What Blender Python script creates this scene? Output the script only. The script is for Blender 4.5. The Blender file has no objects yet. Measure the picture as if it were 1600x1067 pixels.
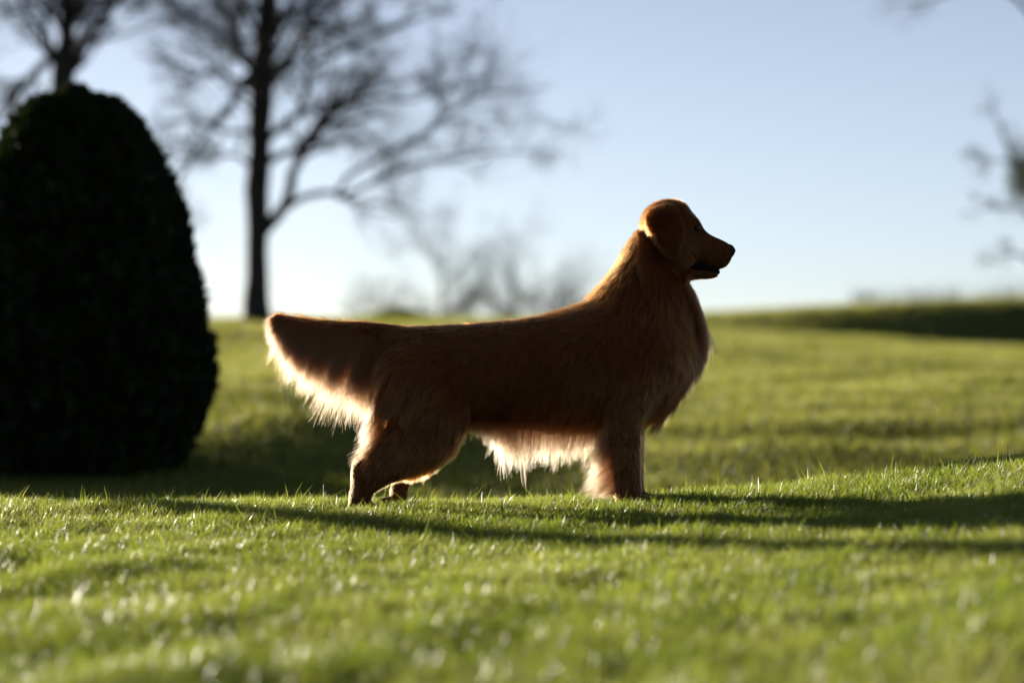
import bpy, bmesh, math, random
import numpy as np
from mathutils import Vector, kdtree

# ------------------------------------------------------------------ camera, sky, sun, exposure
sc = bpy.context.scene
col = sc.collection
rng = np.random.default_rng(7)
random.seed(7)

D0, CAMZ = 9.0, 0.457                 # distance to the dog, height of the lens
PXM = 1600 / 2.96                     # photo pixels per metre in the plane of the dog

cam = bpy.data.cameras.new('camera')
cam.sensor_width = 36
cam.lens = 36 * D0 / 2.96
cam.clip_end = 3000
cam.dof.use_dof = True
cam.dof.focus_distance = D0 - 0.06
cam.dof.aperture_fstop = 2.0
co = bpy.data.objects.new('camera', cam)
co.location = (0, -D0, CAMZ)
co.rotation_euler = (math.radians(90), 0, 0)
col.objects.link(co)
sc.camera = co

SUN_TH = math.radians(52)             # from the left (0) round to straight behind the dog (90)
SUN_EL = math.radians(5.3)
to_sun = Vector((-math.cos(SUN_TH) * math.cos(SUN_EL), math.sin(SUN_TH) * math.cos(SUN_EL), math.sin(SUN_EL)))

world = bpy.data.worlds.new('World')
sc.world = world
world.use_nodes = True
wn, wl = world.node_tree.nodes, world.node_tree.links
sky = wn.new('ShaderNodeTexSky')
sky.sky_type = 'NISHITA'
sky.sun_disc = False
sky.sun_elevation = SUN_EL
sky.sun_rotation = math.atan2(to_sun.x, to_sun.y)
sky.air_density = 0.42
sky.dust_density = 0.14
sky.ozone_density = 1.2
wb = wn.new('ShaderNodeMix')
wb.data_type = 'RGBA'; wb.blend_type = 'MULTIPLY'
wb.inputs[0].default_value = 1.0
wb.inputs[7].default_value = (0.99, 0.98, 1.05, 1)
wl.new(sky.outputs[0], wb.inputs[6])
hs = wn.new('ShaderNodeHueSaturation'); hs.inputs['Saturation'].default_value = 0.60
wl.new(wb.outputs[2], hs.inputs['Color'])
wl.new(hs.outputs[0], wn['Background'].inputs[0])
wn['Background'].inputs[1].default_value = 0.061

sl = bpy.data.lights.new('sun', 'SUN')
sl.energy = 5.0
sl.angle = math.radians(0.5)
sl.color = (1.0, 0.90, 0.74)
so = bpy.data.objects.new('sun', sl)
so.rotation_euler = (-to_sun).to_track_quat('-Z', 'Y').to_euler()
so.location = to_sun * 60
col.objects.link(so)

sc.view_settings.view_transform = 'Standard'
sc.view_settings.look = 'None'
sc.view_settings.gamma = 1
sc.view_settings.use_curve_mapping = False
sc.view_settings.exposure = 1.25
sc.render.engine = 'CYCLES'
sc.cycles.use_denoising = True
sc.cycles.max_bounces = 14
sc.cycles.transmission_bounces = 14
sc.cycles.transparent_max_bounces = 16
sc.cycles.sample_clamp_indirect = 6

# ------------------------------------------------------------------ helpers
def P(px, py, d=D0):
    """photo pixel at a distance from the lens -> world x, z"""
    k = d / D0 / PXM
    return (px - 800) * k, CAMZ + (533.5 - py) * k

def smooth(t):
    t = np.clip(t, 0, 1)
    return t * t * (3 - 2 * t)

def tag(o, label=None, cat=None, group=None, kind=None):
    if label: o['label'] = label
    if cat: o['category'] = cat
    if group: o['group'] = group
    if kind: o['kind'] = kind
    return o

def link(o, parent=None):
    col.objects.link(o)
    if parent is not None: o.parent = parent
    return o

def empty(name, loc=(0, 0, 0)):
    o = bpy.data.objects.new(name, None)
    o.location = loc
    o.empty_display_size = 0.1
    return link(o)

def np_mesh(name, verts, faces, mat, parent=None, tint=None, shade=True):
    """verts (n,3), faces list of (m,k) int arrays (k = 3 or 4)"""
    me = bpy.data.meshes.new(name)
    verts = np.asarray(verts, np.float32)
    me.vertices.add(len(verts))
    me.vertices.foreach_set('co', verts.ravel())
    faces = [np.asarray(f, np.int32) for f in faces if len(f)]
    nl = sum(f.size for f in faces); nf = sum(len(f) for f in faces)
    me.loops.add(nl)
    me.loops.foreach_set('vertex_index', np.concatenate([f.ravel() for f in faces]))
    me.polygons.add(nf)
    tot = np.concatenate([np.full(len(f), f.shape[1], np.int32) for f in faces])
    me.polygons.foreach_set('loop_start', np.concatenate([[0], np.cumsum(tot)[:-1]]).astype(np.int32))
    me.polygons.foreach_set('loop_total', tot)
    if shade: me.polygons.foreach_set('use_smooth', np.ones(nf, bool))
    if tint is not None:
        a = me.attributes.new('tint', 'FLOAT', 'POINT')
        a.data.foreach_set('value', np.asarray(tint, np.float32))
    me.update(calc_edges=True)
    if mat: me.materials.append(mat)
    o = bpy.data.objects.new(name, me)
    if parent is not None:
        o.location = -np.asarray(parent.location) if False else (0, 0, 0)
        link(o, parent)
        o.matrix_parent_inverse = parent.matrix_basis.inverted()
    else:
        link(o)
    return o

class Waves:
    """smooth pseudo noise: sum of random plane waves"""
    def __init__(self, seed, lam, n=14, spread=0.5):
        r = np.random.default_rng(seed)
        a = r.uniform(0, 2 * math.pi, n)
        k = 2 * math.pi / (lam * r.uniform(1 - spread, 1 + spread, n))
        self.kx, self.ky, self.ph, self.n = np.cos(a) * k, np.sin(a) * k, r.uniform(0, 6.28, n), n
    def __call__(self, x, y):
        s = 0
        for kx, ky, ph in zip(self.kx, self.ky, self.ph):
            s = s + np.sin(kx * x + ky * y + ph)
        return s / math.sqrt(self.n / 2)

# ------------------------------------------------------------------ materials
def new_mat(name):
    m = bpy.data.materials.new(name)
    m.use_nodes = True
    nt = m.node_tree
    nt.nodes.clear()
    out = nt.nodes.new('ShaderNodeOutputMaterial')
    return m, nt.nodes, nt.links, out

def ramp(nodes, stops):
    r = nodes.new('ShaderNodeValToRGB')
    e = r.color_ramp.elements
    while len(e) < len(stops): e.new(0.5)
    for el, (p, c) in zip(e, stops):
        el.position = p; el.color = (*c, 1)
    return r

def mat_blade(name, stops, tstops, trans=0.5, rough=0.35, spec=0.5):
    m, n, l, out = new_mat(name)
    at = n.new('ShaderNodeAttribute'); at.attribute_name = 'tint'
    c = ramp(n, stops); t = ramp(n, tstops)
    l.new(at.outputs['Fac'], c.inputs[0]); l.new(at.outputs['Fac'], t.inputs[0])
    b = n.new('ShaderNodeBsdfPrincipled')
    b.inputs['Roughness'].default_value = rough
    b.inputs['Specular IOR Level'].default_value = spec
    l.new(c.outputs[0], b.inputs['Base Color'])
    tr = n.new('ShaderNodeBsdfTranslucent'); l.new(t.outputs[0], tr.inputs[0])
    mx = n.new('ShaderNodeMixShader'); mx.inputs[0].default_value = trans
    l.new(b.outputs[0], mx.inputs[1]); l.new(tr.outputs[0], mx.inputs[2])
    l.new(mx.outputs[0], out.inputs[0])
    return m

def mat_noise(name, stops, scale=5, rough=0.9, bump=0.0, spec=0.2, detail=6):
    m, n, l, out = new_mat(name)
    tc = n.new('ShaderNodeTexCoord')
    nz = n.new('ShaderNodeTexNoise')
    nz.inputs['Scale'].default_value = scale; nz.inputs['Detail'].default_value = detail
    l.new(tc.outputs['Object'], nz.inputs['Vector'])
    c = ramp(n, stops); l.new(nz.outputs['Fac'], c.inputs[0])
    b = n.new('ShaderNodeBsdfPrincipled')
    b.inputs['Roughness'].default_value = rough
    b.inputs['Specular IOR Level'].default_value = spec
    l.new(c.outputs[0], b.inputs['Base Color'])
    if bump:
        bp = n.new('ShaderNodeBump'); bp.inputs['Strength'].default_value = bump; bp.inputs['Distance'].default_value = 0.02
        l.new(nz.outputs['Fac'], bp.inputs['Height']); l.new(bp.outputs[0], b.inputs['Normal'])
    l.new(b.outputs[0], out.inputs[0])
    return m

def mat_fur(name, root, tip, rough=0.35, rrough=0.5, grad=0.5):
    m, n, l, out = new_mat(name)
    h = n.new('ShaderNodeBsdfHairPrincipled')
    h.parametrization = 'COLOR'
    ci = n.new('ShaderNodeHairInfo')
    at = n.new('ShaderNodeAttribute'); at.attribute_name = 'tint'
    mx = n.new('ShaderNodeMix'); mx.data_type = 'RGBA'
    mx.inputs[6].default_value = (*root, 1); mx.inputs[7].default_value = (*tip, 1)
    pw = n.new('ShaderNodeMath'); pw.operation = 'POWER'; pw.inputs[1].default_value = grad      # strands pale towards their tips, painting in the glow of a backlit rim
    l.new(ci.outputs['Intercept'], pw.inputs[0])
    mu = n.new('ShaderNodeMath'); mu.operation = 'MULTIPLY'
    l.new(pw.outputs[0], mu.inputs[0]); l.new(at.outputs['Fac'], mu.inputs[1])
    l.new(mu.outputs[0], mx.inputs[0])
    l.new(mx.outputs[2], h.inputs['Color'])
    h.inputs['IOR'].default_value = 1.3
    h.inputs['Roughness'].default_value = rough
    h.inputs['Radial Roughness'].default_value = rrough
    h.inputs['Random Roughness'].default_value = 0.3
    h.inputs['Coat'].default_value = 0.0
    l.new(h.outputs[0], out.inputs[0])
    return m

M = {}
M['ground'] = mat_noise('ground_turf', [(0.3, (0.035, 0.045, 0.012)), (0.55, (0.06, 0.085, 0.02)), (0.75, (0.10, 0.105, 0.04))], 6, 1.0, 0.4, 0.05)
M['blade'] = mat_blade('lawn_blade', [(0, (0.045, 0.075, 0.012)), (0.5, (0.08, 0.115, 0.022)), (0.85, (0.13, 0.15, 0.045)), (1, (0.22, 0.19, 0.10))],
                       [(0, (0.19, 0.26, 0.02)), (0.5, (0.34, 0.41, 0.045)), (0.85, (0.47, 0.49, 0.10)), (1, (0.58, 0.50, 0.22))], 0.5, 0.36, 0.36)
M['far_blade'] = mat_blade('far_lawn_blade', [(0, (0.05, 0.075, 0.012)), (0.5, (0.075, 0.11, 0.02)), (1, (0.13, 0.14, 0.05))],
                       [(0, (0.25, 0.27, 0.03)), (0.5, (0.38, 0.40, 0.06)), (1, (0.50, 0.47, 0.14))], 0.5, 0.5, 0.3)
M['bark'] = mat_noise('bark', [(0.3, (0.025, 0.02, 0.016)), (0.7, (0.06, 0.05, 0.042))], 14, 0.9, 0.5)
M['twig'] = mat_noise('twig_bark', [(0.3, (0.04, 0.032, 0.028)), (0.7, (0.08, 0.066, 0.058))], 9, 0.8)
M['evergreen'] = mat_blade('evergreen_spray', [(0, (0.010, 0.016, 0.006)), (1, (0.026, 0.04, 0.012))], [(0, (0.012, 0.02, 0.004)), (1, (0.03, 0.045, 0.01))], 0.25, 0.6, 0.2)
M['leaf'] = mat_blade('dark_leaf', [(0, (0.02, 0.03, 0.012)), (1, (0.05, 0.06, 0.02))], [(0, (0.03, 0.045, 0.01)), (1, (0.07, 0.08, 0.02))], 0.3, 0.5, 0.3)
M['skin'] = mat_noise('dog_undercoat', [(0.3, (0.055, 0.019, 0.005)), (0.7, (0.11, 0.038, 0.011))], 40, 0.9, 0.2, 0.1)
M['coat'] = mat_fur('dog_coat', (0.085, 0.021, 0.004), (0.49, 0.175, 0.050))
M['feather'] = mat_fur('dog_feathering', (0.115, 0.042, 0.013), (0.18, 0.14, 0.095), 0.5, 0.7, 1.2)
def plain(name, c, rough, spec=0.5):
    m, n, l, out = new_mat(name)
    b = n.new('ShaderNodeBsdfPrincipled')
    b.inputs['Base Color'].default_value = (*c, 1); b.inputs['Roughness'].default_value = rough; b.inputs['Specular IOR Level'].default_value = spec
    l.new(b.outputs[0], out.inputs[0])
    return m
M['nose'] = mat_noise('nose_leather', [(0.3, (0.008, 0.007, 0.007)), (0.7, (0.02, 0.017, 0.016))], 120, 0.6, 0.5, 0.25)
M['mouth'] = plain('mouth_gap_shade', (0.012, 0.008, 0.008), 0.8, 0.1)  # near-black fill of the open mouth, its shade put into the colour
M['eye'] = plain('eye_brown', (0.010, 0.005, 0.003), 0.3, 0.3)
m, n, l, out = new_mat('dew')
b = n.new('ShaderNodeBsdfPrincipled')
b.inputs['Base Color'].default_value = (1, 1, 1, 1); b.inputs['Roughness'].default_value = 0.28
b.inputs['Transmission Weight'].default_value = 1.0; b.inputs['IOR'].default_value = 1.33
l.new(b.outputs[0], out.inputs[0])
M['dew'] = m

# ------------------------------------------------------------------ the ground: one sheet
RX = np.array([-60, -8, -3, -1.48, -0.74, 0.0, 0.46, 0.925, 1.295, 1.48, 2.2, 4, 60])
RZ = np.array([-0.03, -0.03, -0.035, -0.042, -0.036, -0.028, -0.006, 0.028, 0.072, 0.095, 0.16, 0.25, 0.25])
BY = np.array([-60, -12, -6, -4, -2, -1, -0.25, 0.0, 0.5, 1.5, 4, 5.5, 7, 8, 9, 10, 12, 18, 26, 34, 38, 42, 55, 70, 110, 250, 900])
BZ = np.array([-0.6, -0.30, -0.12, -0.05, -0.03, -0.022, -0.004, 0, -0.02, -0.105, -0.235, -0.275, -0.285, -0.26, -0.21, -0.15, -0.05, 0.12, 0.35, 0.64, 0.76, 0.78, 0.74, 0.5, -0.4, -3, -12])
def pinterp(x, X, Y):                       # smooth (Catmull-like) interpolation
    d = np.gradient(Y, X)
    i = np.clip(np.searchsorted(X, x) - 1, 0, len(X) - 2)
    h = X[i + 1] - X[i]; t = np.clip((x - X[i]) / h, 0, 1)
    return ((2*t**3 - 3*t**2 + 1) * Y[i] + (t**3 - 2*t**2 + t) * h * d[i] + (-2*t**3 + 3*t**2) * Y[i+1] + (t**3 - t**2) * h * d[i+1])
w1, w2, w3, w4 = Waves(1, 2.4), Waves(2, 1.1, 20, 0.7), Waves(3, 9), Waves(4, 0.32)
def H(x, y):
    x = np.asarray(x, float); y = np.asarray(y, float)
    z = pinterp(x, RX, RZ) * (1 - smooth((y - 1) / 9)) + pinterp(y, BY, BZ)
    S = np.clip(np.sqrt((x - 0.6) ** 2 + 1.2) + (x - 0.6), 0, 34) / 15.5 - 0.02
    z = z + S * (-0.45 * smooth((y - 20) / 18) + 0.83 * smooth((y - 37.5) / 5.0))
    z = z + 0.34 * np.exp(-((x + 2.2) / 0.85) ** 2 - ((y - 51) / 0.7) ** 2)
    z = z - 0.11 * smooth((x + 0.9) / 1.3) * np.exp(-((y - 4.9) / 2.6) ** 2)
    z = z + 0.15 * smooth((-0.4 - x) / 1.4) * smooth((y - 6.5) / 2.8) * (1 - smooth((y - 12) / 12))
    far = smooth((y - 3) / 6) * (1 - smooth((y - 60) / 60))
    z = z + far * (0.011 * w1(x, y) + 0.010 * w3(x, y))
    near = 1 - smooth((y - 1) / 3)
    calm = 1 - np.exp(-((x / 0.9) ** 2 + (y / 0.5) ** 2))       # level under the dog
    z = z + near * (0.0035 * w2(x, y) * (0.35 + 0.65 * calm) + 0.001 * w4(x, y))
    return z

def axis(parts):
    return np.unique(np.concatenate([np.linspace(a, b, n) for a, b, n in parts]))
gx = axis([(-700, -60, 14), (-60, -12, 24), (-12, -2.2, 50), (-2.2, 2.2, 150), (2.2, 14, 60), (14, 60, 24), (60, 700, 14)])
gy = axis([(-60, -8, 20), (-8, -5, 20), (-5, 2, 200), (2, 12, 80), (12, 62, 170), (62, 200, 30), (200, 900, 16)])
X, Y = np.meshgrid(gx, gy)
Z = H(X, Y)
idx = np.arange(X.size).reshape(X.shape)
quads = np.stack([idx[:-1, :-1], idx[:-1, 1:], idx[1:, 1:], idx[1:, :-1]], -1).reshape(-1, 4)
ground = np_mesh('ground', np.stack([X, Y, Z], -1).reshape(-1, 3), [quads], M['ground'])
tag(ground, 'rolling lawn ground under the grass', None, None, 'structure')

# ------------------------------------------------------------------ trees
def tubes(name, lines, mat, parent, sides=6):
    V, F, base = [], [], 0
    for pts, rad, ns in lines:
        pts = np.asarray(pts, float); rad = np.asarray(rad, float)
        t = np.gradient(pts, axis=0); t /= np.linalg.norm(t, axis=1)[:, None] + 1e-9
        ref = np.array([0, 0, 1.0]) if abs(t[:, 2]).mean() < 0.8 else np.array([1.0, 0, 0])
        u = np.cross(t, ref); u /= np.linalg.norm(u, axis=1)[:, None] + 1e-9
        v = np.cross(t, u)
        a = np.linspace(0, 2 * math.pi, ns, endpoint=False)
        ring = pts[:, None, :] + rad[:, None, None] * (np.cos(a)[None, :, None] * u[:, None, :] + np.sin(a)[None, :, None] * v[:, None, :])
        n = len(pts)
        V.append(ring.reshape(-1, 3))
        i = np.arange(n - 1)[:, None] * ns + np.arange(ns)[None, :]
        j = np.arange(n - 1)[:, None] * ns + (np.arange(ns)[None, :] + 1) % ns
        F.append((np.stack([i, j, j + ns, i + ns], -1).reshape(-1, 4)) + base)
        base += n * ns
    return np_mesh(name, np.concatenate(V), [np.concatenate(F)], mat, parent)

def grow(lines, p, d, L, r, depth, rg, up=0.25, nchild=(4, 7), wander=0.22, tips=None):
    n = 6 if depth > 0 else 4
    pts = [np.array(p, float)]
    d = np.array(d, float); d /= np.linalg.norm(d)
    for i in range(n - 1):
        d = d + rg.normal(0, wander, 3) + np.array([0, 0, up / n])
        d /= np.linalg.norm(d)
        pts.append(pts[-1] + d * L / (n - 1))
    rad = np.linspace(r, max(r * 0.35, 0.0022), n)
    lines.append((pts, rad, 5 if r > 0.02 else 3))
    if tips is not None: tips.append(pts[-1])
    if depth > 0:
        sprout(lines, np.array(pts), rad, L, depth, rg, up, nchild, wander, tips)

def sprout(lines, pts, rad, L, depth, rg, up=0.25, nchild=(4, 7), wander=0.22, tips=None, t0=0.2, ang=(0.45, 1.0), lf=(0.35, 0.62)):
    seg = len(pts) - 1
    for k in range(rg.integers(*nchild)):
        t = rg.uniform(t0, 1.0) * seg
        i = min(int(t), seg - 1); f = t - i
        p = pts[i] * (1 - f) + pts[i + 1] * f
        r = (rad[i] * (1 - f) + rad[i + 1] * f)
        d = pts[i + 1] - pts[i]; d = d / np.linalg.norm(d)
        q = rg.normal(0, 1, 3); q -= q.dot(d) * d; q /= np.linalg.norm(q)
        a = rg.uniform(*ang)
        grow(lines, p, d * math.cos(a) + q * math.sin(a), L * rg.uniform(*lf), max(r * 0.55, 0.003), depth - 1, rg, up, nchild, wander, tips)

def resample(ctrl, n):
    ctrl = np.asarray(ctrl, float)
    s = np.arange(len(ctrl)); q = np.linspace(0, len(ctrl) - 1, n)
    return np.stack([pinterp(q, s.astype(float), ctrl[:, k]) for k in range(ctrl.shape[1])], 1)

def bare_tree(name, label, d, trunk, limbs, seed, group, depth=3, nchild=(4, 7), twiglen=1.0, extra=None, twig_mat='twig'):
    """trunk: [(px, py, width px)], limbs: (list of (px, py), width px, depth slope) traced in the plane at distance d"""
    rg = np.random.default_rng(seed)
    k = d / D0 / PXM
    yb = d - D0
    x0 = P(trunk[0][0], trunk[0][1], d)[0]
    base = (x0, yb, float(H(x0, yb)) - 0.05)
    root = empty(name, base)
    bpy.context.view_layer.update()
    tp = [(P(px, py, d)[0], yb + 0.0, P(px, py, d)[1], w * k * 0.64) for px, py, w in trunk]
    tp[0] = (tp[0][0], yb, base[2], tp[0][3] * 1.25)
    tr = resample(tp, 22)
    tl = [(tr[:, :3] + rg.normal(0, 0.008, (22, 3)), tr[:, 3], 12)]
    lines = []
    for pts, w, slope in limbs:
        q = [(P(px, py, d)[0], yb, P(px, py, d)[1]) for px, py in pts]
        c = resample(q, 14)
        s = np.concatenate([[0], np.cumsum(np.linalg.norm(np.diff(c, axis=0), axis=1))])
        c[:, 1] += slope * s
        c += np.where(np.arange(14)[:, None] > 0, rg.normal(0, 0.012, (14, 3)), 0)
        rad = np.linspace(w * k * 0.58, max(w * k / 7, 0.006), 14)
        tl.append((c, rad, 8))
        sprout(lines, c, rad, s[-1] * 0.75 * twiglen, depth, rg, 0.25, (nchild[0] + 3, nchild[1] + 4), 0.2, t0=0.25)
    if extra: extra(lines, tl, rg, tr, k)
    tubes('trunk', tl, M['bark'], root)
    tubes('crown', lines, M[twig_mat], root)
    tag(root, label, 'tree', group)
    return root

def z8(x, y): return (250 + x / 2.134, y / 2.134)          # coordinates read off an enlargement of the photograph
def z6(x, y): return (x / 2.133, y / 2.133)

def upper_crown(y_from, nl, wpx, length):
    def f(lines, tl, rg, tr, k):
        for i in range(nl):
            t = rg.uniform(y_from, 0.97) * 21
            j = int(t)
            a = rg.uniform(0, 2 * math.pi)
            d = np.array([math.cos(a), math.sin(a), rg.uniform(0.5, 1.3)])
            sub = []
            grow(sub, tr[j, :3], d, length * rg.uniform(0.6, 1.0), wpx * k / 2, 3, rg, 0.3, (4, 7), 0.18)
            tl.append((np.array(sub[0][0]), sub[0][1], 6))
            lines.extend(sub[1:])
    return f

main_trunk = [(403, 520, 31), (402, 430, 27), (402, 350, 27), (403, 290, 30), (406, 220, 27), (408, 150, 30), (412, 80, 26), (418, 0, 22), (424, -140, 16), (428, -330, 9), (430, -480, 4)]
main_limbs = [
    ([z8(345, 770), z8(420, 670), z8(440, 560), z8(500, 460), z8(560, 370), z8(640, 300), z8(720, 225)], 18, 0.25),
    ([z8(350, 745), z8(430, 690), z8(520, 640), z8(590, 645), z8(640, 580), z8(740, 520), z8(880, 460), z8(960, 390), z8(1050, 330), z8(1150, 320), z8(1290, 305)], 10, -0.15),
    ([z8(590, 660), z8(640, 640), z8(740, 595), z8(850, 550), z8(1000, 520), z8(1150, 505), z8(1340, 510)], 8, 0.1),
    ([z8(450, 390), z8(540, 350), z8(620, 325), z8(760, 280), z8(900, 230), z8(1060, 185)], 8, 0.2),
    ([z8(555, 380), z8(700, 335), z8(860, 340), z8(980, 300), z8(1100, 270)], 7, -0.25),
    ([z8(325, 310), z8(230, 250), z8(120, 230), z8(0, 190), z8(-90, 170)], 9, 0.3),
    ([z8(318, 430), z8(220, 440), z8(110, 395), z8(10, 400)], 8, 0.2),
    ([z8(335, 140), z8(220, 120), z8(100, 60), z8(0, -20)], 9, -0.3),
    ([z8(360, 60), z8(480, 20), z8(600, -60), z8(760, -110)], 11, 0.1),
    ([z8(335, 490), z8(400, 430), z8(450, 390), z8(485, 330), z8(505, 200), z8(515, 80), z8(530, -60)], 12, -0.3),
    ([z8(345, 320), z8(395, 230), z8(440, 160), z8(520, 70), z8(570, 0), z8(650, -120)], 17, 0.2),
    ([z8(320, 230), z8(285, 270), z8(250, 335), z8(200, 400), z8(120, 510), z8(50, 630), z8(-5, 720)], 15, -0.1),
    ([z8(325, 250), z8(265, 180), z8(235, 90), z8(190, 0), z8(150, -120)], 13, 0.3),
    ([z8(335, 570), z8(400, 520), z8(470, 495), z8(540, 400), z8(600, 340), z8(640, 250)], 12, -0.35),
    ([z8(505, 220), z8(620, 160), z8(720, 110), z8(850, 60), z8(990, -10)], 9, 0.2),
    ([z8(315, 560), z8(250, 520), z8(170, 530), z8(90, 480)], 7, -0.4),
    ([z8(350, 160), z8(420, 60), z8(460, -60), z8(480, -200)], 13, -0.3),
    ([z8(330, 130), z8(290, 40), z8(230, -80), z8(170, -220)], 11, 0.35),
]
bare_tree('bare_tree', 'tall bare tree with spreading limbs, its trunk standing behind the tail of the dog', 45.0, main_trunk, main_limbs, 14,
          'bare trees behind the lawn', 3, (4, 7), 0.8, upper_crown(0.45, 26, 6, 2.6))

left_trunk = [(96, 520, 34), (96, 330, 30), (97, 170, 28), (100, 110, 30), (104, 50, 20), (108, 0, 17), (112, -160, 12), (116, -380, 4)]
left_limbs = [
    ([z6(212, 255), z6(255, 200), z6(290, 120), z6(340, 40), z6(395, -20), z6(470, -160)], 19, 0.25),
    ([z6(208, 180), z6(150, 215), z6(80, 290), z6(30, 375), z6(-30, 480)], 15, -0.2),
    ([z6(215, 210), z6(150, 140), z6(100, 80), z6(60, 0), z6(20, -120)], 12, 0.2),
    ([z6(160, 190), z6(150, 110), z6(175, 20), z6(180, -100)], 8, -0.3),
    ([z6(225, 90), z6(275, 20), z6(300, -100)], 10, -0.4),
]
bare_tree('bare_tree', 'bare forked tree rising behind the dark round evergreen shrub', 43.0, left_trunk, left_limbs, 23,
          'bare trees behind the lawn', 3, (4, 8), 0.85, upper_crown(0.35, 34, 6, 2.6))

# far bare trees beyond the crest
def far_tree(label, px, d, height, seed, spread=0.9, first=2, limbs=22, thick=0.015):
    rg = np.random.default_rng(seed)
    x = P(px, 500, d)[0]; y = d - D0
    base = (x, y, float(H(x, y)) - 0.1)
    root = empty('bare_tree', base)
    bpy.context.view_layer.update()
    n = 10
    tr = np.stack([x + np.cumsum(rg.normal(0, 0.04, n)), y + np.cumsum(rg.normal(0, 0.04, n)), base[2] + np.linspace(0, height * 0.72, n)], 1)
    rad = np.linspace(height * thick, height * 0.006, n)
    tl = [(tr, rad, 8)]; lines = []
    for i in range(limbs):
        j = rg.integers(first, n - 1)
        a = rg.uniform(0, 6.28); dd = np.array([math.cos(a), math.sin(a), rg.uniform(0.35, 1.1)])
        sub = []
        grow(sub, tr[j], dd, height * spread * rg.uniform(0.35, 0.5), rad[j] * 0.6, 3, rg, 0.25, (4, 7), 0.2)
        tl.append((np.array(sub[0][0]), sub[0][1], 5)); lines.extend(sub[1:])
    tubes('trunk', tl, M['bark'], root)
    tubes('crown', lines, M['twig'], root)
    tag(root, label, 'tree', 'far bare trees on the horizon')
far_tree('far hazy bare tree, tallest of the pair over the back of the dog', 690, 118, 5.9, 31)
far_tree('far hazy bare tree just left of the neck of the dog', 800, 124, 6.0, 32)
far_tree('small far bare tree low against the neck of the dog', 868, 130, 5.2, 33)
far_tree('small far bare tree on the skyline right of the tall trunk', 598, 132, 4.4, 34)

far_tree('bare tree off to the left whose trunk throws the long thin shadow across the lawn', 800 - 10.9 * 4864 / 21.7, 21.7, 8.0, 35, 0.6, 5, 14, 0.019)

# tree at the right edge, only its outer twigs and leaves in view
def edge_tree():
    d = 47.0; rg = np.random.default_rng(41)
    k = d / D0 / PXM; y = d - D0
    x = P(1632, 470, d)[0]
    base = (x, y, float(H(x, y)) - 0.05)
    root = empty('leafy_tree', base)
    bpy.context.view_layer.update()
    tp = [(x, y, base[2], 0.12), (P(1630, 300, d)[0], y, P(1630, 300, d)[1], 0.10), (P(1622, 120, d)[0], y, P(1622, 120, d)[1], 0.08), (P(1640, -250, d)[0], y, P(1640, -250, d)[1], 0.02)]
    tr = resample(tp, 16)
    tl = [(tr[:, :3], tr[:, 3], 10)]; lines = []; tips = []
    limbs = [([(1628, 330), (1600, 285), (1578, 240), (1562, 195), (1555, 178)], 9, 0.0),
             ([(1626, 310), (1598, 262), (1568, 250), (1542, 250), (1525, 240)], 6, 0.15),
             ([(1630, 380), (1600, 330), (1560, 325), (1525, 328)], 7, -0.2),
             ([(1630, 430), (1600, 400), (1572, 398), (1548, 412)], 8, 0.0),
             ([(1625, 40), (1580, -10), (1520, -22), (1460, -2), (1405, 4)], 10, 0.1),
             ([(1625, 150), (1680, 100), (1740, 60)], 12, 0.1), ([(1628, 260), (1690, 230), (1760, 190)], 12, -0.2)]
    for pts, w, slope in limbs:
        q = [(P(a, b_, d)[0], y, P(a, b_, d)[1]) for a, b_ in pts]
        c = resample(q, 10)
        s = np.concatenate([[0], np.cumsum(np.linalg.norm(np.diff(c, axis=0), axis=1))]); c[:, 1] += slope * s
        rad = np.linspace(w * k / 2, 0.006, 10)
        tl.append((c, rad, 6))
        sprout(lines, c, rad, s[-1] * 0.38, 2, rg, 0.1, (5, 8), 0.2, tips, t0=0.35)
    tl.extend(lines)
    tubes('trunk', tl, M['bark'], root)
    T = np.array(tips)
    T = T[rg.random(len(T)) < 0.8]
    C = np.repeat(T, 4, 0) + rg.normal(0, 0.05, (len(T) * 4, 3))
    ctr = np.array([P(1597, 275, d)[0], y, P(1597, 275, d)[1]])
    C = np.concatenate([C, ctr + rg.normal(0, 1, (2600, 3)) * np.array([0.12, 0.2, 0.24])])
    leaf_cards('crown', C, 0.025, 0.045, M['leaf'], root, rg)
    tag(root, 'sparse leafy tree at the right edge, dark clump of leaves and reaching twigs', 'tree')

def leaf_cards(name, C, w, l, mat, parent, rg, axis_dir=None):
    n = len(C)
    a = rg.normal(0, 1, (n, 3)) if axis_dir is None else axis_dir + rg.normal(0, 0.45, (n, 3))
    a /= np.linalg.norm(a, axis=1)[:, None]
    b_ = rg.normal(0, 1, (n, 3)); b_ -= (b_ * a).sum(1)[:, None] * a; b_ /= np.linalg.norm(b_, axis=1)[:, None]
    s = rg.uniform(0.6, 1.3, n)[:, None]
    cc = np.cross(a, b_)
    v = np.stack([C - a * l * s * 0.5, C + b_ * w * s * 0.5 + cc * w * 0.12, C + a * l * s * 0.5, C - b_ * w * s * 0.5 + cc * w * 0.12], 1).reshape(-1, 3)
    i = np.arange(n) * 4
    return np_mesh(name, v, [np.stack([i, i + 1, i + 2], 1), np.stack([i, i + 2, i + 3], 1)], mat, parent, np.repeat(rg.random(n), 4))
edge_tree()

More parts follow.
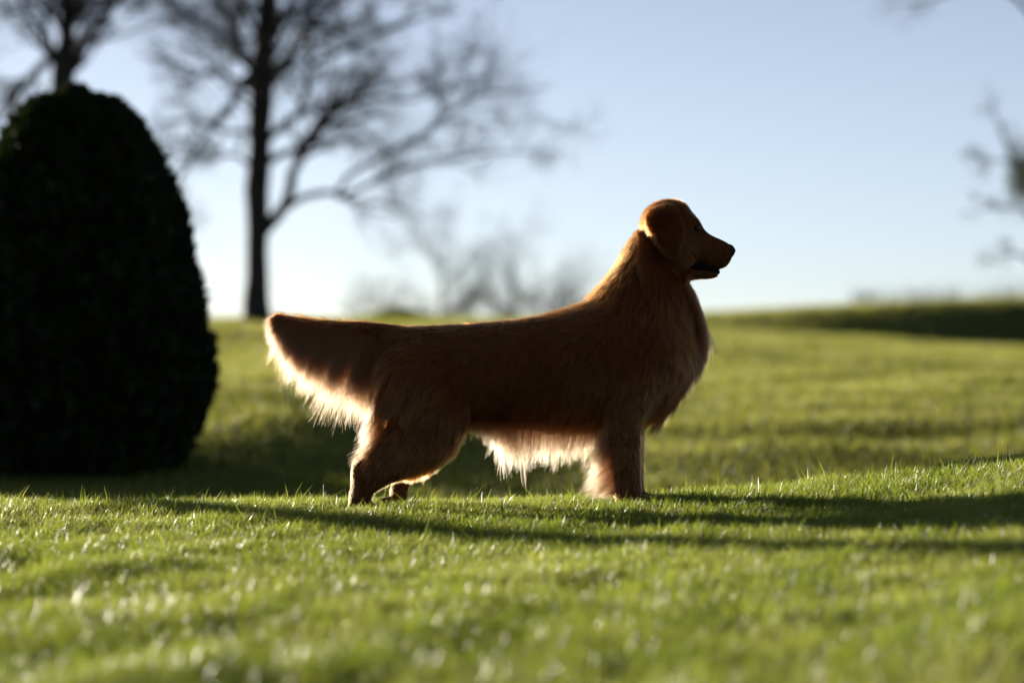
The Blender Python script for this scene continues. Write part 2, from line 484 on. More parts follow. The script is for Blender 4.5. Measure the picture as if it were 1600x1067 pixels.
# ------------------------------------------------------------------ evergreen shrub
def shrub(name, label, px, py_base, d, prof, seed, n=52000, group=None):
    """prof: [(py, half width px)] measured from the shrub's axis at px"""
    rg = np.random.default_rng(seed)
    k = d / D0 / PXM
    x = P(px, 0, d)[0]; y = d - D0
    zg = float(H(x, y))
    root = empty(name, (x, y, zg - 0.02)); bpy.context.view_layer.update()
    pz = np.array([P(0, p, d)[1] for p, _ in prof])[::-1]; pr = np.array([r * k for _, r in prof])[::-1]
    top = pz[-1]
    z = zg + 0.03 + (top - zg) * rg.beta(1.0, 1.05, n)
    th = rg.uniform(0, 2 * math.pi, n)
    R = np.interp(z, pz, pr)
    lump = 1 + 0.045 * np.sin(3 * th + 5 * z) + 0.035 * np.sin(7 * th - 6.3 * z + 1) + 0.03 * np.sin(13 * th + 11 * z)
    f = 1 - rg.exponential(0.07, n)
    f = np.clip(f, 0.1, 1.0) * lump * (1 + (rg.random(n) < 0.03) * rg.uniform(0.0, 0.07, n)) + rg.normal(0, 0.02, n)
    C = np.stack([x + np.cos(th) * R * f, y + np.sin(th) * R * f, z], 1)
    ax = np.stack([np.cos(th) * 0.7, np.sin(th) * 0.7, np.full(n, 0.8)], 1)
    leaf_cards('foliage', C, 0.05, 0.11, M['evergreen'], root, rg, ax)
    st = []
    for i in range(5):
        a = i * 1.256
        h = (top - zg) * rg.uniform(0.6, 0.85)
        q = resample([(x, y, zg - 0.05), (x + 0.15 * math.cos(a), y + 0.15 * math.sin(a), zg + h * 0.5), (x + 0.25 * math.cos(a), y + 0.25 * math.sin(a), zg + h)], 8)
        st.append((q, np.linspace(0.05, 0.012, 8), 7))
        for t in range(14):
            j = rg.integers(2, 8); b2 = rg.uniform(0, 6.28)
            e = q[j] + np.array([math.cos(b2), math.sin(b2), 0.5]) * 0.45 * np.interp(q[j][2], pz, pr)
            st.append((np.stack([q[j], (q[j] + e) / 2 + [0, 0, 0.03], e]), [0.012, 0.009, 0.005], 5))
    tubes('stem', st, M['bark'], root)
    tag(root, label, 'shrub', group)
    return root
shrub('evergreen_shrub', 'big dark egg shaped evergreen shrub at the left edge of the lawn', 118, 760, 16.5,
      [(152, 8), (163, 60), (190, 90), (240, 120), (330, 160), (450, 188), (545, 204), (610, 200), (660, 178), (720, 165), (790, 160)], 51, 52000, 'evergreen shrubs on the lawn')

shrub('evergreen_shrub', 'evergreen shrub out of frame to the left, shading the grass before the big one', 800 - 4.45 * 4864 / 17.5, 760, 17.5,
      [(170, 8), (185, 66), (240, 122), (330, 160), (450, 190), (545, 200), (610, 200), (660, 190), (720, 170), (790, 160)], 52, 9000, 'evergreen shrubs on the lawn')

# ------------------------------------------------------------------ hedgerow far beyond the right hand bank
def hedgerow():
    rg = np.random.default_rng(61)
    lines = []
    for i in range(240):
        d = rg.uniform(95, 101)
        px = rg.uniform(1330, 1760)
        x, zt = P(px, 470 - (px - 1330) * 0.06 - 9 + rg.uniform(-12, 14), d)
        y = d - D0; zb = float(H(x, y))
        p = np.array([x, y, zb - 0.1]); hgt = max(zt - zb, 0.5)
        pts = [p]
        for q in range(4): pts.append(pts[-1] + np.array([rg.normal(0, 0.12), rg.normal(0, 0.1), hgt / 4]))
        lines.append((pts, np.linspace(0.03, 0.008, 5), 4))
        sprout(lines, np.array(pts), np.linspace(0.02, 0.008, 5), hgt * 0.5, 1, rg, 0.3, (4, 7), 0.2, t0=0.5)
    o = tubes('hedgerow', lines, M['twig'], None)
    tag(o, 'far bare hedgerow showing faintly over the right hand bank', 'hedge', None, 'stuff')
hedgerow()

# ------------------------------------------------------------------ the dog
NEAR = -1                                   # the side towards the lens is -y
def Q(px, py): return P(px, py, D0)
pxm = 1 / PXM

def ring_loft(sections, ns=28):
    """sections: (centre xyz, vector u (in plane half axis), half width in y) -> closed tube"""
    V = []; a = np.linspace(0, 2 * math.pi, ns, endpoint=False)
    for c, u, hw in sections:
        c = np.array(c); u = np.array(u)
        V.append(c + np.cos(a)[:, None] * u + np.sin(a)[:, None] * np.array([0, hw, 0]))
    n = len(V); V = np.concatenate(V)
    i = np.arange(n - 1)[:, None] * ns + np.arange(ns)[None, :]
    j = np.arange(n - 1)[:, None] * ns + (np.arange(ns)[None, :] + 1) % ns
    F = np.stack([i, j, j + ns, i + ns], -1).reshape(-1, 4)
    V = np.concatenate([V, [sections[0][0]], [sections[-1][0]]])
    c0, c1 = len(V) - 2, len(V) - 1
    k = np.arange(ns); kn = (k + 1) % ns
    T = np.concatenate([np.stack([kn, k, np.full(ns, c0)], 1), np.stack([k + (n - 1) * ns, kn + (n - 1) * ns, np.full(ns, c1)], 1)])
    return V, F, T

def cross_sections(rows, n, y=0.0):
    """rows: (topx, topy, botx, boty, half width cm[, y cm]) in photo pixels"""
    rows = [r if len(r) == 6 else (*r, y * 100) for r in rows]
    R = resample(rows, n)
    out = []
    for tx, ty, bx, by, hw, yy in R:
        a = np.array([Q(tx, ty)[0], yy / 100, Q(tx, ty)[1]]); b = np.array([Q(bx, by)[0], yy / 100, Q(bx, by)[1]])
        out.append(((a + b) / 2, (a - b) / 2, hw / 100))
    return out

def path_sections(rows, n):
    """rows: (px, py, half thickness px, half width cm, y cm); sections square to the path"""
    R = resample(rows, n)
    xy = np.array([Q(r[0], r[1]) for r in R])
    t = np.gradient(xy, axis=0); t /= np.linalg.norm(t, axis=1)[:, None]
    out = []
    for (px, py, h, hw, yy), (x, z), tt in zip(R, xy, t):
        u = np.array([-tt[1], 0, tt[0]]) * h * pxm
        out.append(((x, yy / 100, z), u, hw / 100))
    return out

pieces = []
# trunk of the body
pieces.append(cross_sections([
    (588, 532, 590, 585, 3.5), (598, 518, 598, 625, 6.5), (620, 512, 616, 655, 9.5), (655, 509, 652, 664, 11), (705, 507, 702, 672, 10.5), (765, 503, 762, 664, 10.8),
    (830, 496, 826, 664, 12), (885, 482, 882, 668, 13), (930, 465, 930, 670, 13), (975, 470, 975, 668, 12.8), (1015, 470, 1016, 656, 11.8), (1050, 480, 1048, 630, 10), (1078, 500, 1072, 595, 7), (1088, 520, 1084, 570, 4)], 46))
# withers, neck
pieces.append(cross_sections([
    (850, 515, 950, 620, 9.5), (892, 490, 1040, 600, 11), (926, 460, 1080, 555, 10.2), (950, 433, 1088, 505, 8.8), (968, 407, 1078, 458, 7.2), (979, 385, 1064, 428, 6.4), (992, 366, 1050, 405, 5.6), (1008, 350, 1045, 385, 5.0)], 30))
# skull and muzzle
pieces.append(cross_sections([
    (1004, 345, 1014, 385, 3.6), (1012, 328, 1032, 412, 5.6), (1030, 315, 1048, 424, 6.3), (1050, 312, 1062, 428, 6.4), (1069, 318, 1073, 424, 5.9), (1082, 332, 1082, 411, 5.1),
    (1093, 345, 1089, 411, 4.3), (1101, 359, 1097, 414, 3.7), (1111, 367, 1107, 417, 3.3), (1124, 373, 1120, 420, 3.1), (1136, 379, 1131, 419, 2.9), (1143, 385, 1139, 412, 2.2), (1146, 392, 1144, 402, 1.0)], 40))
# brow ridge, cheek
for s in (-1, 1):
    pieces.append(path_sections([(1070, 338, 5, 1.0, s * 3.2), (1079, 343, 7, 1.4, s * 3.5), (1087, 350, 6, 1.2, s * 3.3), (1092, 360, 3, 0.7, s * 2.8)], 8))
    pieces.append(path_sections([(1040, 385, 8, 1.0, s * 4.8), (1056, 395, 20, 1.8, s * 4.9), (1074, 402, 14, 1.2, s * 4.2), (1086, 404, 5, 0.6, s * 3.6)], 8))
# lower jaw
pieces.append(cross_sections([(1046, 408, 1050, 426, 4.0), (1062, 412, 1066, 433, 3.8), (1080, 419, 1083, 436, 3.0), (1098, 421, 1100, 436.5, 2.4), (1113, 423, 1114, 435, 2.0), (1123, 425, 1122, 432, 1.2)], 20))
# ears
for s in (-1, 1):
    pieces.append(path_sections([(1028, 324, 15, 1.0, s * 4.8), (1031, 333, 26, 1.2, s * 5.9), (1036, 347, 28, 1.1, s * 7.3), (1044, 364, 25, 1.0, s * 8.2), (1048, 381, 21, 0.95, s * 8.8), (1051, 394, 13, 0.8, s * 8.7), (1052, 403, 5, 0.4, s * 8.4)], 16))
# tail
pieces.append(path_sections([(640, 530, 20, 4.0, 0), (610, 522, 15, 3.0, 0), (575, 514, 11, 2.2, 0), (535, 510, 8.5, 1.7, 0), (490, 505, 7, 1.4, 0), (455, 499, 5.5, 1.1, 0), (433, 493, 3, 0.6, 0)], 22))
# legs
GZ = [float(H(Q(p, 0)[0], yy)) for p, yy in ((995, -0.085), (1003, 0.08), (575, -0.085), (622, 0.085))]
def gpy(i): return 533.5 + (CAMZ - GZ[i]) * PXM          # photo row of the ground under paw i
def front_leg(dx, s, i):
    g = gpy(i); y = s * 8.5
    pieces.append(path_sections([(985 + dx * 0.2, 540, 40, 4.0, s * 7.5), (990 + dx * 0.3, 585, 46, 5.5, s * 8.5), (978 + dx * 0.6, 630, 35, 5.0, y), (972 + dx, 662, 29, 4.2, y), (975 + dx, 700, 24, 3.4, y),
                                 (977 + dx, 738, 22, 3.1, y), (979 + dx, 760, 21, 3.0, y), (981 + dx, g - 12, 20, 3.1, y), (983 + dx, g - 5, 15, 2.6, y)], 26))
    paw(988 + dx, g, y)
def hind_leg(dx, s, i):
    g = gpy(i); y = s * 8.5; m = 1.0 if s < 0 else 0.72
    if s < 0:
        low = [(631, 703, 46, 4.2, y), (600, 725, 33, 3.4, y), (578, 747, 24, 2.9, y), (567, 766, 18, 2.6, y), (564, g - 12, 17, 2.6, y), (565, g - 5, 14, 2.4, y)]
    else:
        low = [(648, 700, 26, 3.6, y), (641, 718, 18, 2.9, y), (634, 738, 15, 2.5, y), (624, 760, 14, 2.4, y), (619, g - 12, 14, 2.5, y), (620, g - 5, 11, 2.3, y)]
    pieces.append(path_sections([(640, 545, 40, 4.0, s * 6), (645, 585, 60, 6.0, s * 7.5), (664, 632, 73, 6.2, y), (664, 672, 58 if s < 0 else 46, 5.4, y)] + low, 34))
    if s < 0:
        pieces.append(path_sections([(564, 712, 4, 0.8, y), (562, 726, 9, 1.5, y), (560, 742, 9, 1.6, y), (558, 760, 6, 1.2, y)], 8))
    paw(568 + dx, g, y)
def paw(px, g, y):
    pieces.append(cross_sections([(px - 20, g - 12, px - 20, g - 4, 1.2, y), (px - 12, g - 20, px - 13, g - 0.5, 2.6, y), (px + 4, g - 21, px + 4, g - 0.5, 3.3, y), (px + 18, g - 17, px + 19, g - 0.5, 3.4, y), (px + 27, g - 11, px + 28, g - 2, 2.2, y)], 12))
    for t in (-2.3, -0.8, 0.8, 2.3):                          # toes
        f = 4 if abs(t) < 1 else 0
        pieces.append(cross_sections([(px + 12, g - 14, px + 12, g - 2, 0.7, y + t), (px + 22 + f, g - 14, px + 22 + f, g - 0.5, 0.95, y + t), (px + 30 + f, g - 8, px + 30 + f, g - 2, 0.5, y + t)], 7))
front_leg(0, -1, 0); front_leg(8, 1, 1); hind_leg(0, -1, 2); hind_leg(36, 1, 3)

V, F, T, b0 = [], [], [], 0
for s in pieces:
    v, f, t = ring_loft(s)
    V.append(v); F.append(f + b0); T.append(t + b0); b0 += len(v)
tmp = np_mesh('dog_build', np.concatenate(V), [np.concatenate(F), np.concatenate(T)], None)
# consistent outward normals, then one continuous skin
bm = bmesh.new(); bm.from_mesh(tmp.data); bmesh.ops.recalc_face_normals(bm, faces=bm.faces); bm.to_mesh(tmp.data); bm.free()
md = tmp.modifiers.new('r', 'REMESH'); md.mode = 'VOXEL'; md.voxel_size = 0.0055
ms = tmp.modifiers.new('s', 'SMOOTH'); ms.factor = 0.5; ms.iterations = 5
dg = bpy.context.evaluated_depsgraph_get()
me = bpy.data.meshes.new_from_object(tmp.evaluated_get(dg))
bpy.data.objects.remove(tmp)
me.name = 'dog'
me.materials.clear(); me.materials.append(M['skin'])
me.polygons.foreach_set('use_smooth', np.ones(len(me.polygons), bool))
dog = link(bpy.data.objects.new('dog', me))
tag(dog, 'red golden long haired retriever dog standing in profile on the grassy crest, facing right', 'dog')

# surface samples
me.calc_loop_triangles()
nv = len(me.vertices)
vco = np.empty(nv * 3, np.float32); me.vertices.foreach_get('co', vco); vco = vco.reshape(-1, 3)
vno = np.empty(nv * 3, np.float32); me.vertices.foreach_get('normal', vno); vno = vno.reshape(-1, 3)
tri = np.empty(len(me.loop_triangles) * 3, np.int32); me.loop_triangles.foreach_get('vertices', tri); tri = tri.reshape(-1, 3)
ta = np.linalg.norm(np.cross(vco[tri[:, 1]] - vco[tri[:, 0]], vco[tri[:, 2]] - vco[tri[:, 0]]), axis=1)

def sample(n, weight=None):
    w = ta.copy()
    if weight is not None: w = w * weight
    k = rng.choice(len(tri), n, p=w / w.sum())
    r1 = np.sqrt(rng.random(n)); r2 = rng.random(n)
    b = np.stack([1 - r1, r1 * (1 - r2), r1 * r2], 1)
    p = (vco[tri[k]] * b[:, :, None]).sum(1); q = (vno[tri[k]] * b[:, :, None]).sum(1)
    return p, q / (np.linalg.norm(q, axis=1)[:, None] + 1e-9)
def to_px(p): return 800 + p[:, 0] * PXM, 533.5 - (p[:, 2] - CAMZ) * PXM

# regions of the coat: (px, py, radius, direction x,y(out),z, length m, lift)
REG = np.array([
    (700, 510, 60, -1.0, 0.0, -0.15, 0.030, 0.20), (800, 505, 60, -1.0, 0.0, -0.2, 0.030, 0.20), (900, 485, 50, -1.0, 0, -0.3, 0.034, 0.25),
    (640, 520, 45, -1.0, 0.0, -0.25, 0.030, 0.20), (720, 600, 70, -0.7, 0, -0.8, 0.040, 0.18), (820, 600, 70, -0.6, 0, -0.9, 0.045, 0.18), (900, 600, 60, -0.5, 0, -1, 0.045, 0.18),
    (800, 655, 40, -0.25, 0, -1, 0.060, 0.15), (880, 660, 40, -0.2, 0, -1, 0.060, 0.15), (730, 655, 30, -0.2, 0, -1, 0.040, 0.2),
    (940, 450, 40, -0.6, 0, -0.8, 0.045, 0.35), (975, 400, 35, -0.45, 0, -0.9, 0.042, 0.35), (1000, 360, 25, -0.5, 0, -0.85, 0.026, 0.3), (1010, 440, 45, -0.25, 0, -1, 0.050, 0.25),
    (1060, 470, 40, 0.1, 0, -1, 0.055, 0.22), (1085, 520, 40, 0.15, 0, -1, 0.075, 0.22), (1075, 580, 35, -0.1, 0, -1, 0.065, 0.22), (1040, 630, 35, -0.25, 0, -1, 0.055, 0.2),
    (990, 540, 50, -0.3, 0, -1, 0.045, 0.18), (980, 620, 35, -0.1, 0, -1, 0.032, 0.2), (975, 690, 30, -0.15, 0, -1, 0.024, 0.3), (982, 750, 25, -0.1, 0, -1, 0.018, 0.3), (995, 785, 20, 0.3, 0, -1, 0.010, 0.2),
    (640, 600, 50, -0.5, 0, -0.9, 0.045, 0.2), (600, 600, 35, -0.35, 0, -1, 0.050, 0.25), (590, 660, 30, -0.5, 0, -0.9, 0.050, 0.3), (660, 680, 35, -0.4, 0, -0.9, 0.035, 0.2),
    (600, 715, 25, -0.6, 0, -0.7, 0.024, 0.2), (562, 750, 22, -0.1, 0, -1, 0.014, 0.2), (575, 785, 20, 0.3, 0, -1, 0.010, 0.2), (612, 750, 18, -0.1, 0, -1, 0.014, 0.2),
    (540, 510, 35, -1, 0, -0.1, 0.036, 0.32), (470, 502, 35, -1, 0, 0.0, 0.042, 0.4), (435, 497, 20, -1, 0, 0.1, 0.040, 0.45),
    (1050, 318, 22, -0.9, 0, -0.2, 0.014, 0.5), (1020, 325, 18, -0.8, 0, -0.5, 0.020, 0.5), (1090, 345, 16, -0.7, 0, 0.1, 0.009, 0.3), (1105, 368, 12, -1, 0, 0.15, 0.005, 0.25), (1130, 380, 14, -1, 0, 0.1, 0.004, 0.25),
    (1115, 400, 16, -1, 0, -0.2, 0.006, 0.3), (1075, 385, 20, -0.8, 0, -0.5, 0.012, 0.3), (1060, 415, 18, -0.7, 0, -0.7, 0.016, 0.25), (1100, 432, 16, -1, 0, -0.1, 0.005, 0.2),
    (1020, 340, 16, -0.3, 0, -1, 0.020, 0.5), (1035, 345, 22, 0.05, 0, -1, 0.016, 0.35), (1045, 375, 20, 0.05, 0, -1, 0.016, 0.25), (1050, 398, 14, 0.0, 0, -1, 0.016, 0.2), (1050, 360, 14, 0.1, 0, -1, 0.013, 0.2)])

def coat_field(p):
    px, py = to_px(p)
    d2 = ((px[:, None] - REG[:, 0]) ** 2 + (py[:, None] - REG[:, 1]) ** 2) / REG[:, 2] ** 2
    w = np.exp(-d2 * 1.6) + 1e-5 / (1 + d2)
    w /= w.sum(1)[:, None]
    return w @ REG[:, 3:6], w @ REG[:, 6], w @ REG[:, 7]

def fur_object(name, pts, rad, mat, tint, label=None):
    n, k, _ = pts.shape
    cu = bpy.data.hair_curves.new(name)
    cu.add_curves([k] * n)
    cu.attributes['position'].data.foreach_set('vector', pts.astype(np.float32).ravel())
    a = cu.attributes.get('radius') or cu.attributes.new('radius', 'FLOAT', 'POINT')
    a.data.foreach_set('value', rad.astype(np.float32).ravel())
    t = cu.attributes.new('tint', 'FLOAT', 'CURVE')
    t.data.foreach_set('value', tint.astype(np.float32))
    cu.materials.append(mat)
    o = link(bpy.data.objects.new(name, cu), dog)
    if label: o['label'] = label
    return o

def clump(pts, size, amount, seed, scale=None):
    """draw the ends of neighbouring strands together into locks"""
    n, k, _ = pts.shape
    r = np.random.default_rng(seed)
    m = max(8, int(n / size))
    g = r.choice(n, m, replace=False)
    kd = kdtree.KDTree(m)
    for i, j in enumerate(g): kd.insert(pts[j, 0], i)
    kd.balance()
    own = np.array([kd.find(p)[1] for p in pts[:, 0]])
    G = pts[g][own]
    t = np.linspace(0, 1, k)[None, :, None]
    off = G - G[:, :1] + pts[:, :1]                       # follow the guide's shape
    tgt = G * 1.0
    am = amount * r.uniform(0.6, 1.0, n)[:, None, None]
    if scale is not None: am = am * scale[:, None, None]
    return pts * (1 - am * t ** 1.5) + (tgt * 0.8 + off * 0.2) * (am * t ** 1.5)

def strands(p, d, L, k=6, sag=0.25, curl=0.1):
    n = len(p)
    t = np.linspace(0, 1, k)[None, :, None]
    d = d / (np.linalg.norm(d, axis=1)[:, None] + 1e-9)
    side = rng.normal(0, 1, (n, 1, 3))
    c = p[:, None, :] + (d * L[:, None])[:, None, :] * t
    c = c + np.array([0, 0, -1.0]) * (sag * L)[:, None, None] * t ** 2
    c = c + side * (curl * L)[:, None, None] * t ** 2
    return c

TSP = np.array([(1040, 360, 28, -0.40), (1052, 390, 16, -0.35), (1112, 398, 30, 0.65), (1080, 390, 12, 0.45), (860, 590, 90, -0.20), (760, 600, 60, -0.12), (640, 650, 60, 0.50), (590, 730, 50, 0.45),
                (975, 710, 50, 0.50), (1000, 605, 48, 0.42), (975, 410, 30, 0.25), (930, 460, 30, 0.20), (1092, 520, 38, 0.42), (1080, 575, 30, 0.25), (700, 505, 60, 0.10), (830, 498, 60, 0.10), (500, 505, 60, 0.2), (1094, 370, 26, 0.45)])  # the coat's own tones; the face is paled further as if better lit
def TINT(px, py):
    return (TSP[:, 3] * np.exp(-((px[:, None] - TSP[:, 0]) ** 2 + (py[:, None] - TSP[:, 1]) ** 2) / TSP[:, 2] ** 2)).sum(1)
# --- short coat all over
NC = 235000
tc_ = vco[tri].mean(1); tpx, tpy = to_px(tc_)
tw = 1 + 6.0 * ((tpx > 1000) & (tpy < 436)) + 5.0 * ((tpx > 1070) & (tpy < 440)) + 1.5 * ((tpy > 690))      # short hair stands closer on face and legs
p, q = sample(NC, tw)
px, py = to_px(p)
keep = ~(((px > 1137) & (py < 402) & (px + (402 - py) * 0.2 > 1141)))            # bare nose
keep &= ~((px > 1078) & (px < 1128) & (py > 411 + (px - 1080) * 0.15) & (py < 424 + (px - 1080) * 0.1) & (np.abs(p[:, 1]) < 0.03))
keep &= ~(((px - 1089) ** 2 + (py - 357.5) ** 2 < 5.0 ** 2))
p, q, px, py = p[keep], q[keep], px[keep], py[keep]
d, L, lift = coat_field(p)
d = d - (d * q).sum(1)[:, None] * q
d /= np.linalg.norm(d, axis=1)[:, None] + 1e-6
wv = Waves(71, 0.06); wz = Waves(72, 0.09)
d[:, 1] += 0.22 * wv(p[:, 0], p[:, 2]); d[:, 0] += 0.18 * wz(p[:, 0], p[:, 2])
d = d + rng.normal(0, 0.13, d.shape)
d = d - (d * q).sum(1)[:, None] * q
d = d / np.linalg.norm(d, axis=1)[:, None] + q * (lift * rng.uniform(0.7, 1.6, len(lift)) + (rng.random(len(lift)) < 0.12) * rng.uniform(0, 0.5, len(lift)))[:, None]
L = L * rng.uniform(0.55, 1.15, len(L))
c = strands(p - q * 0.002, d, L, 5, 0.10, 0.06)
c = clump(c, 18, 0.65, 5, smooth((L - 0.012) / 0.03))
rad = np.linspace(1, 0.25, 5)[None, :] * np.clip(L * 0.013, 0.00017, 0.00042)[:, None]
tint = np.clip(rng.normal(0.27, 0.15, len(p)) + 0.10 * wz(p[:, 0] * 0.4, p[:, 2] * 0.4) + 0.1 * smooth((py - 600) / 120) + TINT(px, py), 0, 1)
fur_object('coat', c, rad, M['coat'], tint)

# --- feathering: roots and ends traced from the photograph
def feather(name, rows, n, yr, ye, k=8, bow=0.0, csize=26, cam_=0.75, short=0.35, rad0=0.00030, y0=0.0, seed=1, tintb=0.5, split=False):
    """rows: (root px, root py, end px, end py)"""
    R = np.array(rows, float)
    u = rng.random(n) * (len(R) - 1)
    s = np.arange(len(R), dtype=float)
    a = np.stack([pinterp(u, s, R[:, i]) for i in range(4)], 1)
    side = rng.choice([-1, 1], n) if split else rng.uniform(-1, 1, n)
    yroot = y0 + side * yr * (rng.uniform(0.6, 1.0, n) if split else 1.0)
    yend = y0 + side * ye + rng.normal(0, 0.008, n)
    root = np.stack([Q(a[:, 0], 0)[0] + rng.normal(0, 0.004, n), yroot, Q(0, a[:, 1])[1] + rng.normal(0, 0.003, n)], 1)
    end = np.stack([Q(a[:, 2], 0)[0] + rng.normal(0, 0.009, n), yend, Q(0, a[:, 3])[1]], 1)
    f = 1 - short * rng.beta(1.2, 1.6, n)
    wav = Waves(seed + 100, 0.022)
    f = f * (1 + 0.09 * wav(root[:, 0], root[:, 2] + root[:, 1]))
    end = root + (end - root) * f[:, None]
    L = np.linalg.norm(end - root, axis=1)
    t = np.linspace(0, 1, k)[None, :, None]
    c = root[:, None, :] * (1 - t) + end[:, None, :] * t
    out = np.array([-1.0, 0, 0.0])
    c = c + out * (bow * L)[:, None, None] * (t * (1 - t) * 4)
    c = c + rng.normal(0, 1, (n, 1, 3)) * (0.05 * L)[:, None, None] * t ** 2
    wob = Waves(seed + 7, 0.05)
    c[:, :, 0] += 0.10 * L[:, None] * wob(root[:, 0], root[:, 1] * 2)[:, None] * (t[:, :, 0] ** 2)
    c = clump(c, csize, cam_, seed)
    rad = np.linspace(1, 0.2, k)[None, :] * rng.uniform(0.6, 1.1, n)[:, None] * rad0
    return fur_object(name, c, rad, M['feather'], np.clip(rng.normal(tintb, 0.2, n), 0, 1))

feather('tail_feathering', [(628, 536, 584, 668), (606, 526, 568, 664), (578, 519, 540, 652), (546, 514, 504, 635), (512, 510, 470, 613), (483, 506, 446, 587), (458, 502, 429, 553), (443, 497, 420, 523), (434, 493, 419, 498)],
        26000, 0.017, 0.030, bow=0.06, seed=11, tintb=0.42, csize=9, cam_=0.6, short=0.6)
feather('belly_feathering', [(735, 662, 735, 686), (758, 660, 762, 700), (782, 658, 784, 738), (805, 659, 804, 744), (835, 661, 830, 738), (865, 664, 860, 734), (895, 666, 888, 728), (925, 666, 912, 718), (945, 664, 930, 712)],
        6500, 0.055, 0.045, csize=16, cam_=0.85, short=0.7, seed=12, tintb=0.75)
for s, dx, nm in ((-1, 0, 12), (1, 8, 13)):
    feather('leg_feathering', [(958 + dx, 640, 930 + dx, 690), (953 + dx, 665, 922 + dx, 722), (957 + dx, 690, 914 + dx, 745), (962 + dx, 715, 910 + dx, 765), (966 + dx, 742, 918 + dx, 776), (970 + dx, 760, 938 + dx, 782)],
            3200, 0.018, 0.025, y0=s * 0.085, csize=26, short=0.55, seed=20 + nm, tintb=0.6, bow=-0.04)
for s, dx, nm in ((-1, 0, 31), (1, 22, 32)):
    feather('thigh_feathering', [(600, 590, 582, 645), (594, 615, 574, 668), (596, 640, 564, 690), (600, 662, 560, 700), (600, 682, 556, 715), (586, 700, 550, 730)] if s < 0 else
            [(612, 590, 596, 645), (606, 620, 586, 675), (610, 650, 588, 700), (625, 680, 600, 720)],
            3600, 0.045, 0.040, y0=s * 0.075, csize=26, short=0.5, seed=20 + nm, tintb=0.6)
feather('hock_feathering', [(700, 690, 682, 735), (672, 705, 662, 752), (652, 710, 640, 750), (636, 715, 612, 756)], 1600, 0.02, 0.02, y0=0.085, csize=30, short=0.5, seed=41, tintb=0.6)
feather('chest_feathering', [(1072, 440, 1088, 480), (1082, 470, 1102, 520), (1090, 500, 1106, 552), (1092, 530, 1100, 578), (1086, 560, 1086, 592), (1074, 590, 1062, 628), (1058, 612, 1044, 652), (1042, 632, 1026, 676), (1024, 648, 1012, 690)],
        7000, 0.05, 0.045, csize=26, cam_=0.7, short=0.6, seed=42, tintb=0.22, bow=-0.08)

feather('chest_ruff', [(1068, 450, 1090, 530), (1076, 470, 1101, 556), (1084, 490, 1103, 578), (1090, 510, 1096, 596), (1088, 530, 1086, 602), (1080, 545, 1078, 600)],
        3200, 0.045, 0.040, csize=22, cam_=0.85, short=0.6, seed=43, tintb=0.4, bow=-0.10)

# --- eyes, nose, mouth
def ball(name, c, r, mat, parent, sx=1, sy=1, sz=1, seg=20):
    bm = bmesh.new(); bmesh.ops.create_uvsphere(bm, u_segments=seg, v_segments=seg // 2, radius=1)
    for v in bm.verts: v.co = Vector((c[0] + v.co.x * r * sx, c[1] + v.co.y * r * sy, c[2] + v.co.z * r * sz))
    for f in bm.faces: f.smooth = True
    me = bpy.data.meshes.new(name); bm.to_mesh(me); bm.free(); me.materials.append(mat)
    return link(bpy.data.objects.new(name, me), parent)
kd = kdtree.KDTree(nv)
for i, v in enumerate(vco): kd.insert(v, i)
kd.balance()
for s in (-1, 1):
    x, z = Q(1089, 357.5)
    co_, i_, _ = kd.find((x, s * 0.06, z))
    nn = vno[i_]
    e = Vector((x, co_.y, z)) - Vector(nn) * 0.0068
    ball('eye', e, 0.0095, M['eye'], dog)
def loft_obj(name, secs, mat, parent):
    v, f, t = ring_loft(secs, 20)
    return np_mesh(name, v, [f, t], mat, parent)
loft_obj('nose', cross_sections([(1136, 381, 1134, 398, 1.5), (1140, 381.5, 1137, 402, 2.0), (1144.5, 383.5, 1141, 404, 2.05), (1148, 388, 1145, 401, 1.6), (1149.5, 391, 1148, 396, 0.7)], 12), M['nose'], dog)
loft_obj('mouth', cross_sections([(1070, 408, 1072, 424, 2.2), (1082, 408, 1086, 422, 2.9), (1100, 411, 1103, 424, 2.3), (1114, 415, 1115, 426, 1.9), (1122, 420, 1121, 428, 1.3), (1125, 424, 1123.5, 429, 0.8)], 14), M['mouth'], dog)

# ------------------------------------------------------------------ grass
def blades(name, x, y, h, w, mat, seg, label, lean=0.35, wind=(0.15, -0.1)):
    n = len(x); r = rng
    z = H(x, y) - 0.003
    a = r.uniform(0, 2 * math.pi, n)
    dirx, diry = np.cos(a), np.sin(a)
    lx = r.normal(wind[0], lean, n) * h; ly = r.normal(wind[1], lean, n) * h
    base = np.stack([x, y, z], 1)
    sd = np.stack([dirx * w, diry * w, np.zeros(n)], 1) * 0.5
    rows = []
    for s in range(seg):
        t = s / seg
        c = base + np.stack([lx * t ** 2, ly * t ** 2, h * t * (1 - 0.12 * t)], 1)
        k = 1 - 0.45 * t ** 1.5
        rows += [c - sd * k, c + sd * k]
    tip = base + np.stack([lx, ly, h * 0.88], 1)
    rows.append(tip)
    m_ = 2 * seg + 1
    V = np.stack(rows, 1).reshape(-1, 3)
    i = np.arange(n) * m_
    quads = [np.stack([i + 2*s, i + 2*s + 1, i + 2*s + 3, i + 2*s + 2], 1) for s in range(seg - 1)]
    tr = np.stack([i + m_ - 3, i + m_ - 2, i + m_ - 1], 1)
    patch = Waves(81, 0.5); patch2 = Waves(82, 2.6); dead = r.random(n) < 0.035
    tint = np.clip(0.47 + 0.09 * patch(x, y) + 0.10 * patch2(x, y) + r.normal(0, 0.15, n), 0, 0.85)
    tint = np.where(dead, r.uniform(0.9, 1, n), tint)
    o = np_mesh(name, V, ([np.concatenate(quads)] if quads else []) + [tr], mat, None, np.repeat(tint, m_))
    tag(o, label, None, None, 'stuff')
    return o, tip

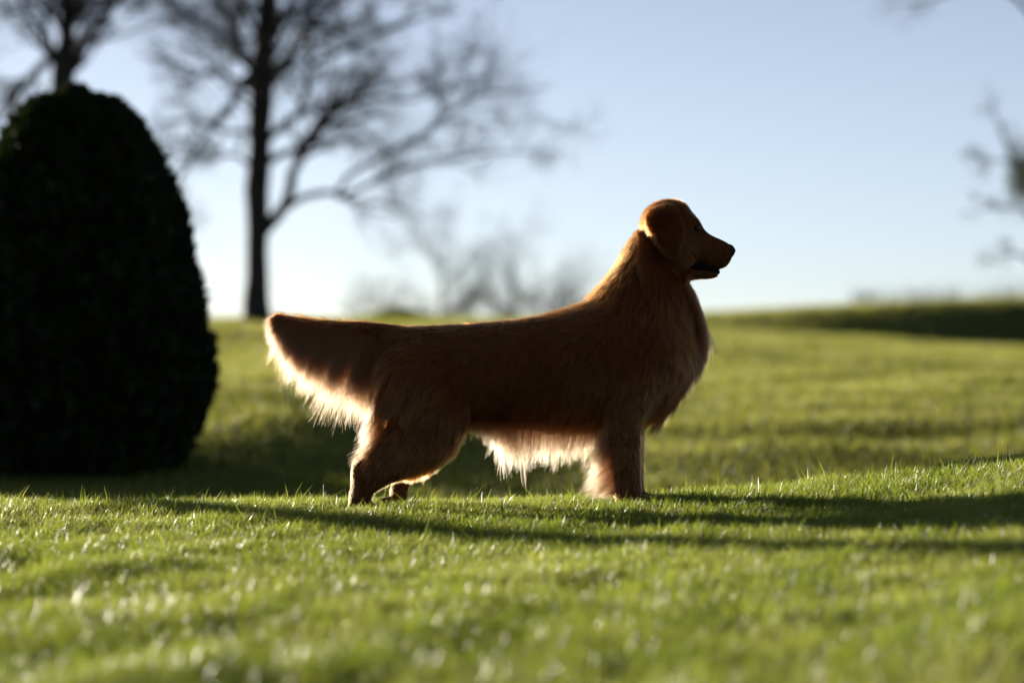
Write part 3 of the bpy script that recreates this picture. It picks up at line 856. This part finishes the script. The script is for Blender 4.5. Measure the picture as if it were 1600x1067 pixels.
def strip(n, y0, y1, margin):
    y = rng.uniform(y0, y1, n)
    hw = (D0 + y) * 0.1645 + margin
    hm = max((D0 + y0), (D0 + y1)) * 0.1645 + margin
    x = rng.uniform(-hm, hm, n)
    k = np.abs(x) < hw
    return x[k], y[k]
xs, ys = zip(strip(130000, -0.9, 0.5, 0.35), strip(150000, -2.6, -0.9, 0.3), strip(95000, -5.0, -2.6, 0.25), strip(28000, 0.5, 1.6, 0.3))
gx_, gy_ = np.concatenate(xs), np.concatenate(ys)
hh = 0.6 * Waves(91, 0.35)(gx_, gy_ * 0.45) + 0.6 * Waves(92, 0.14)(gx_, gy_ * 0.6)
h = np.clip(rng.normal(0.036, 0.009, len(gx_)) + 0.005 * hh, 0.015, 0.08)
tall = rng.random(len(gx_)) < 0.006 + 0.02 * np.exp(-((gy_ - 0.1) / 0.3) ** 2)
h = np.where(tall, h * rng.uniform(1.3, 1.9, len(gx_)), h)
near_o, tips = blades('lawn_grass', gx_, gy_, h, rng.uniform(0.0018, 0.0036, len(gx_)), M['blade'], 2, 'short green lawn grass in front of and around the dog')

n = 300000
u = rng.random(n)
dd = 10.4 * (64 / 10.4) ** (u ** 0.9)
bx = rng.uniform(-1, 1, n) * (dd * 0.1645 + 0.8)
by = dd - D0
far_o, _ = blades('far_lawn_grass', bx, by, rng.uniform(0.03, 0.065, n) * (0.8 + dd / 60), rng.uniform(0.004, 0.008, n) * (0.6 + dd / 22), M['far_blade'], 1, 'lawn grass on the slope behind the dog')

# dew on the blade tips
k = rng.choice(len(tips), 3000, replace=False)
k = k[(tips[k, 1] < 0.3)]
c = tips[k] - np.array([0, 0, 0.001])
r = rng.uniform(0.0007, 0.0016, len(k))
bm = bmesh.new(); bmesh.ops.create_icosphere(bm, subdivisions=1, radius=1)
iv = np.array([v.co[:] for v in bm.verts]); it = np.array([[v.index for v in f.verts] for f in bm.faces]); bm.free()
V = (c[:, None, :] + iv[None] * r[:, None, None]).reshape(-1, 3)
Fd = (it[None] + (np.arange(len(k)) * len(iv))[:, None, None]).reshape(-1, 3)
dew = np_mesh('dew_drops', V, [Fd], M['dew'])
tag(dew, 'dew drops glinting on the lawn grass', None, None, 'stuff')
